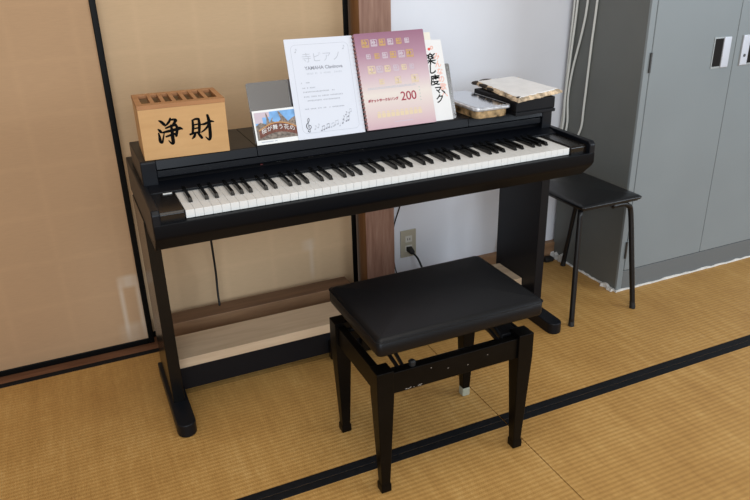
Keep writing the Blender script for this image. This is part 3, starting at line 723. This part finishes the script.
# ================================================================== OUTLET, PLUG
ou = thing('wall_outlet', 'beige wall outlet plate on the white wall beside the wooden post', 'outlet', (0.981, 0.684, 0.20))
simple('cover_plate', (0.945, 1.017, 0.6775, 0.6848, 0.14, 0.262), m['outlet'], ou, bevel=0.003)
for z in (0.222, 0.180):
    s = simple('socket', (0.965, 0.997, 0.6755, 0.678, z-0.014, z+0.014), m['socket'], ou, bevel=0.002)
    for x in (0.976, 0.986): simple('socket_slot', (x-0.0012, x+0.0012, 0.6748, 0.6757, z-0.005, z+0.005), m['slot'], s)
pl = thing('power_plug', 'black power plug and cord in the lower socket of the wall outlet', 'plug', (0.981, 0.675, 0.18))
bm = B(); hexa(bm, [(0.968,0.6745,0.170),(0.994,0.6745,0.170),(0.994,0.6745,0.190),(0.968,0.6745,0.190),(0.975,0.640,0.164),(0.992,0.640,0.164),(0.992,0.640,0.178),(0.975,0.640,0.178)]); obj('plug_head', bm, m['rubber'], pl, bevel=0.003)
bm = B(); tube(bm, [(0.984,0.642,0.170),(0.992,0.615,0.155),(1.003,0.595,0.115),(1.02,0.57,0.05),(1.06,0.55,0.0042),(1.20,0.52,0.0042)], 0.0042); obj('plug_cord', bm, m['rubber'], pl, smooth=True)

# ================================================================== BENCH
bench = thing('piano_bench', 'black padded piano bench on four tapered wooden legs in front of the piano', 'bench', (0.578, -0.25, 0))
x0, x1, y0, y1 = 0.344, 0.812, -0.416, -0.084
Lw = 0.047
BWd = m['benchwood']
def leg(cx, cy, sx, sy, foot):
    """square tapered leg, outer corner at (cx, cy)"""
    bm = B()
    def sq(inx, w, z): 
        xa = cx+sx*inx; ya = cy+sy*inx; xb = xa+sx*w; yb = ya+sy*w
        X0, X1 = sorted((xa, xb)); Y0, Y1 = sorted((ya, yb))
        return [(X0,Y0,z),(X1,Y0,z),(X1,Y1,z),(X0,Y1,z)]
    rings = [sq(0.0095, 0.028, 0.0), sq(0.0085, 0.030, 0.004), sq(0.0085, 0.030, 0.024), sq(0.011, 0.0255, 0.028), sq(0.0, Lw, 0.312), sq(0.0, Lw, 0.386)]
    if foot: rings = [sq(0.011, 0.0255, 0.030), sq(0.0, Lw, 0.312), sq(0.0, Lw, 0.386)]
    V = [[bm.verts.new(p) for p in r] for r in rings]
    for a, b in zip(V, V[1:]):
        for k in range(4): bm.faces.new((a[k], a[(k+1) % 4], b[(k+1) % 4], b[k]))
    bm.faces.new(V[0][::-1]); bm.faces.new(V[-1])
    l = obj('leg', bm, BWd, bench, bevel=0.002)
    if foot:
        X0, X1 = sorted((cx+sx*0.010, cx+sx*0.0375)); Y0, Y1 = sorted((cy+sy*0.010, cy+sy*0.0375))
        f = simple('foot_glide', (X0, X1, Y0, Y1, 0.0, 0.0305), m['pad'], l, bevel=0.004); f['label'] = 'pale glide foot'
leg(x0, y0, 1, 1, False); leg(x1, y0, -1, 1, False); leg(x0, y1, 1, -1, False); leg(x1, y1, -1, -1, True)
ap = dict(z0=0.315, z1=0.376)
fr = simple('apron', (x0+Lw-0.002, x1-Lw+0.002, y0+0.008, y0+0.030, 0.313, 0.375), BWd, bench, bevel=0.002)
simple('apron', (x0+Lw-0.002, x1-Lw+0.002, y1-0.030, y1-0.008, 0.313, 0.375), BWd, bench, bevel=0.002)
simple('apron', (x0+0.008, x0+0.030, y0+Lw-0.002, y1-Lw+0.002, 0.313, 0.375), BWd, bench, bevel=0.002)
simple('apron', (x1-0.030, x1-0.008, y0+Lw-0.002, y1-Lw+0.002, 0.313, 0.375), BWd, bench, bevel=0.002)
# scuffed patches along the lower edge of the front apron
bm = B(); rnd = random.Random(4)
for k in range(9):
    x = 0.425+rnd.random()*0.05; disc(bm, x, 0.3165+rnd.random()*0.004, rnd.uniform(0.001,0.0035), rnd.uniform(0.0006,0.0013))
for x, z in ((0.55,0.345),(0.61,0.338),(0.67,0.352),(0.50,0.36)): disc(bm, x, z, 0.0018, 0.0011)
bmesh.ops.rotate(bm, verts=bm.verts, cent=(0,0,0), matrix=Matrix.Rotation(PI/2, 3, 'X')); bmesh.ops.translate(bm, verts=bm.verts, vec=(0, y0+0.0076, 0))
off = OFF[bench.name]; bmesh.ops.translate(bm, verts=bm.verts, vec=-off)
me = bpy.data.meshes.new('paint_chips'); bm.to_mesh(me); bm.free(); me.materials.append(m['scuff'])
o = bpy.data.objects.new('paint_chips', me); COL.objects.link(o); o.parent = fr
# lifting mechanism: crossed bars and rods
def bar(pa, pb, w, t):
    """flat bar between two points in a y/z plane, w tall, t thick along x"""
    a, b = Vector(pa), Vector(pb); d = (b-a).normalized(); nrm = Vector((1,0,0)).cross(d)*w/2; s = Vector((t/2,0,0))
    bm = B(); hexa(bm, [a-nrm-s, a-nrm+s, b-nrm+s, b-nrm-s, a+nrm-s, a+nrm+s, b+nrm+s, b+nrm-s]); return bm
for x in (0.418, 0.718):
    obj('lift_bar', bar((x, y0+0.03, 0.368), (x-0.012, y1-0.10, 0.426), 0.011, 0.007), m['steel_black'], bench, bevel=0.001)
    obj('lift_bar', bar((x+0.014, y0+0.034, 0.368), (x+0.010, y1-0.16, 0.428), 0.011, 0.007), m['steel_black'], bench, bevel=0.001)
simple('bed_rail', (0.735, 0.79, y0+0.04, y1-0.04, 0.350, 0.378), m['steel_black'], bench, bevel=0.002)
for y, z in ((y0+0.05, 0.357), (y1-0.05, 0.357)):
    bm = B(); tube(bm, [(0.37, y, z), (0.79, y, z)], 0.006, sub=0); obj('cross_rod', bm, m['steel_black'], bench, smooth=True)
bm = B(); tube(bm, [(0.452, y0+0.022, 0.37), (0.452, y0+0.022, 0.386)], 0.009, sub=0, seg=14); tube(bm, [(0.452, y0+0.022, 0.386), (0.452, y0+0.022, 0.390)], 0.010, sub=0, seg=14, r2=0.006); obj('adjusting_knob', bm, m['rubber'], bench, smooth=False)
simple('seat_frame', (0.36, 0.815, -0.40, -0.10, 0.426, 0.437), m['steel_black'], bench, bevel=0.002)
# cushion: padded slab with piped seam, crowned top
def cushion(x0, x1, y0, y1, zb, zm, zt, r, nx=24, ny=18, crown=0.008, rb=0.003):
    bm = B()
    cx, cy = (x0+x1)/2, (y0+y1)/2
    def loop(ins, z):
        return [bm.verts.new((px, py, z)) for px, py in rr(x0+ins, x1-ins, y0+ins, y1-ins, max(r-ins*0.5, 0.004), 6)]
    L = [loop(0.012, zb), loop(0.003, zb+0.002), loop(0.0, zb+0.008), loop(0.0, zm)]
    for i in range(1, 6):
        a = PI/2*i/5; L.append(loop(0.004+0.016*(1-math.cos(a)), zm+0.001+(zt-zm-0.001)*math.sin(a)))
    L.append(loop(0.055, zt+crown*0.5)); L.append(loop(0.11, zt+crown))
    n = len(L[0])
    for a, b in zip(L, L[1:]):
        for k in range(n): bm.faces.new((a[k], a[(k+1) % n], b[(k+1) % n], b[k]))
    bm.faces.new(L[0][::-1]); bm.faces.new(L[-1]); return bm
seat = obj('seat', cushion(0.345, 0.833, -0.422, -0.086, 0.437, 0.478, 0.4875, 0.014, crown=0.006), m['leather'], bench, smooth=True)
bm = B(); P = rr(0.3445, 0.8335, -0.4225, -0.0855, 0.014, 6)
P = [(a, b, 0.4785) for a, b in P]; tube(bm, P+[P[0]], 0.0016, seg=8, sub=0); obj('seat_piping', bm, m['leather'], seat, smooth=True)

# ================================================================== STOOL
st = thing('stool', 'square black vinyl stool on thin steel legs between the piano and the cabinet', 'stool', (1.54, 0.325, 0))
sx0, sx1, sy0, sy1 = 1.418, 1.704, 0.134, 0.500
obj('seat', cushion(sx0, sx1, sy0, sy1, 0.4465, 0.4575, 0.4645, 0.012, crown=0.007), m['vinyl'], st, smooth=True)
simple('seat_board', (sx0+0.012, sx1-0.012, sy0+0.012, sy1-0.012, 0.440, 0.447), m['steel_black'], st, bevel=0.002)
feet = ((1.383, 0.094, 1), (1.690, 0.100, -1), (1.392, 0.545, 1), (1.700, 0.549, -1))
for fx, fy, s in feet:
    front = fy < 0.3
    tx = (sx0+0.016) if s > 0 else (sx1-0.022); ty = sy0+0.030 if front else sy1-0.030
    ins = 0.06*s
    bm = B(); tube(bm, [(fx, fy, 0.008), (fx+(tx-fx)*0.5, fy+(ty-fy)*0.5, 0.20), (tx, ty, 0.385), (tx+ins*0.3, ty, 0.418), (tx+ins*0.75, ty, 0.4295), (tx+ins*1.6, ty, 0.4296)] if s < 0 else [(fx, fy, 0.008), (fx+(tx-fx)*0.5, fy+(ty-fy)*0.5, 0.22), (tx, ty, 0.440)], 0.0102, seg=12)
    l = obj('leg', bm, m['steel_black'], st, smooth=True)
    bm = B(); tube(bm, [(fx, fy, 0.0), (fx, fy, 0.006), (fx+(tx-fx)*0.07, fy+(ty-fy)*0.07, 0.030)], 0.0125, seg=14, sub=0, r2=0.0105); obj('rubber_foot', bm, m['rubber'], l, bevel=0.001)

# ================================================================== STEEL CABINET
cb = thing('steel_cabinet', 'tall grey steel cabinet with two hinged doors against the right of the wall', 'cabinet', (2.17, 0.45, 0))
CX0, CX1, CY0, CY1, CH = 1.728, 2.632, 0.2365, 0.664, 1.80
simple('cabinet_body', (CX0, CX1, CY0+0.010, CY1, 0.004, CH), m['cabinet_side_shaded'], cb, bevel=0.002)
simple('front_frame', (CX0, CX0+0.027, CY0, CY0+0.011, 0.004, CH), m['cabinet'], cb, bevel=0.0015)
simple('front_frame', (CX1-0.027, CX1, CY0, CY0+0.011, 0.004, CH), m['cabinet'], cb, bevel=0.0015)
simple('base_panel', (CX0+0.027, CX1-0.027, CY0, CY0+0.011, 0.004, 0.090), m['cabinet_base'], cb, bevel=0.0015)
simple('top_frame', (CX0+0.027, CX1-0.027, CY0, CY0+0.011, CH-0.03, CH), m['cabinet'], cb, bevel=0.0015)
mid = 2.178
for a, b, s in ((CX0+0.0285, mid-0.001, 1), (mid+0.001, CX1-0.0285, -1)):
    d = simple('cabinet_door', (a, b, CY0-0.002, CY0+0.009, 0.093, CH-0.032), m['cabinet'], cb, bevel=0.0025)
    e = mid-0.118*s; f = mid-0.030*s
    X = sorted((e, f))
    h = simple('door_handle', (X[0], X[1], CY0-0.0045, CY0-0.0015, 0.886, 1.004), m['handle_base'], d, bevel=0.001)
    g = sorted((mid-0.113*s, mid-0.072*s)); simple('handle_slot', (g[0], g[1], CY0-0.0052, CY0-0.0040, 0.894, 0.998), m['slot'], h)
    g = sorted((mid-0.070*s, mid-0.032*s)); simple('handle_pull', (g[0], g[1], CY0-0.0085, CY0-0.004, 0.888, 1.002), m['handle'], h, bevel=0.002)
    if s < 0:
        bm = B(); tube(bm, [(mid+0.050, CY0-0.0080, 0.925), (mid+0.050, CY0-0.0098, 0.925)], 0.006, sub=0, seg=16); obj('keyhole', bm, m['hinge'], h)
    for z in (0.15, 0.90, 1.62):
        hx = a-0.004 if s > 0 else b+0.004
        bm = B(); tube(bm, [(hx, CY0-0.003, z), (hx, CY0-0.003, z+0.072)], 0.0045, sub=0, seg=12); obj('hinge', bm, m['hinge'], d)
# crumpled white sheet the cabinet stands on
bm = B(); rnd = random.Random(9)
def frill(p0, p1, nrm, n, w, h):
    prev = None
    for k in range(n+1):
        t = k/n; p = Vector(p0).lerp(Vector(p1), t); ww = w*rnd.uniform(0.7, 1.3); hh = h*rnd.uniform(0.6, 1.4)
        q = [bm.verts.new(p), bm.verts.new(p+Vector(nrm)*ww), bm.verts.new(p+Vector(nrm)*ww*0.8+Vector((0,0,hh))), bm.verts.new(p+Vector((0,0,hh*1.1)))]
        if prev:
            for j in range(4): bm.faces.new((prev[j], q[j], q[(j+1) % 4], prev[(j+1) % 4]))
        else: bm.faces.new(q)
        prev = q
    bm.faces.new(prev[::-1])
frill((CX0-0.006, CY0-0.001, 0.0005), (CX1, CY0-0.001, 0.0005), (0,-1,0), 30, 0.005, 0.007)
frill((CX0+0.001, CY0-0.006, 0.0005), (CX0+0.001, CY1, 0.0005), (-1,0,0), 24, 0.007, 0.006)
frill((CX0-0.002, CY0+0.01, 0.0005), (CX0-0.002, CY0+0.085, 0.0005), (-1,0,0), 6, 0.016, 0.012)
frill((CX0-0.001, CY1-0.09, 0.0005), (CX0-0.001, CY1, 0.0005), (-1,0,0), 6, 0.020, 0.025)
s_ = obj('floor_sheet', bm, m['sheet'], cb); s_['label'] = 'crumpled white sheet edge'

# ------------------------------------------------------------------ white cables hanging in the corner by the cabinet
CL = [('white cable hanging down the side of the cabinet, rightmost of the four', [(1.7222,0.505,1.45),(1.7222,0.515,1.14),(1.7222,0.525,0.97),(1.7222,0.535,0.73),(1.7222,0.545,0.62),(1.700,0.59,0.53),(1.61,0.62,0.47),(1.53,0.63,0.24),(1.52,0.625,0.012)]),
      ('white cable bowing forward in the corner, second from the right of the four', [(1.7222,0.555,1.45),(1.7222,0.570,1.137),(1.7222,0.586,1.02),(1.7222,0.626,0.86),(1.7222,0.640,0.74),(1.7222,0.632,0.62),(1.69,0.635,0.50),(1.59,0.64,0.43),(1.505,0.64,0.24),(1.495,0.625,0.012)]),
      ('white cable hanging straight in the corner, second from the left of the four', [(1.7222,0.629,1.45),(1.7222,0.630,1.14),(1.7175,0.641,0.90),(1.711,0.645,0.74),(1.711,0.645,0.62),(1.68,0.655,0.47),(1.57,0.655,0.40),(1.48,0.65,0.22),(1.47,0.625,0.012)]),
      ('white cable against the wall in the corner, leftmost of the four', [(1.7222,0.648,1.45),(1.7222,0.648,1.13),(1.7222,0.657,0.90),(1.7222,0.667,0.63),(1.69,0.672,0.49),(1.57,0.672,0.38),(1.46,0.668,0.22),(1.445,0.630,0.012)])]
for lab, pts in CL:
    bm = B(); tube(bm, pts, 0.0046, seg=10)
    tag(obj('white_cable', bm, m['cable'], smooth=True), lab, 'cable', 'white cables in the corner')
bm = B(); box(bm, 1.645, 1.690, 0.600, 0.632, 0.0005, 0.022)
tag(obj('cable_connector', bm, m['rubber'], bevel=0.006), 'small black cable connector lying on the floor in the corner', 'connector')

# ================================================================== LIGHT AND CAMERA
w = bpy.data.worlds.new('room_light'); SC.world = w; w.use_nodes = True
bg = w.node_tree.nodes['Background']; bg.inputs['Color'].default_value = (1.0, 0.95, 0.89, 1); bg.inputs['Strength'].default_value = 0.34
def area(name, loc, target, sx, sy, power, col):
    l = bpy.data.lights.new(name, 'AREA'); l.shape = 'RECTANGLE'; l.size = sx; l.size_y = sy; l.energy = power; l.color = col
    o = bpy.data.objects.new(name, l); COL.objects.link(o); o.location = loc
    o.rotation_euler = (Vector(target)-Vector(loc)).to_track_quat('-Z', 'Y').to_euler(); return o
area('window_light_behind', (-0.6, -4.2, 1.9), (0.9, 0.4, 0.6), 3.2, 1.8, 108, (0.80, 0.90, 1.0))
area('window_light_right', (4.2, -2.6, 1.7), (1.2, 0.3, 0.5), 2.0, 1.6, 78, (0.78, 0.89, 1.0))
area('ceiling_light', (0.5, -1.0, 2.6), (0.5, -0.9, 0), 1.6, 1.6, 19, (1.0, 0.93, 0.84))
cd = bpy.data.cameras.new('camera'); cam = bpy.data.objects.new('camera', cd); COL.objects.link(cam)
cam.location = (-0.2369, -1.7543, 1.3623)
cam.rotation_euler = tuple(math.radians(a) for a in (66.3891, 1.4269, -24.2327))
cd.sensor_width = 36; cd.lens = 701.638/750*36; cd.clip_start = 0.02
SC.camera = cam
SC.view_settings.view_transform = 'Standard'
SC.view_settings.look = 'None'
SC.view_settings.exposure = 0.0
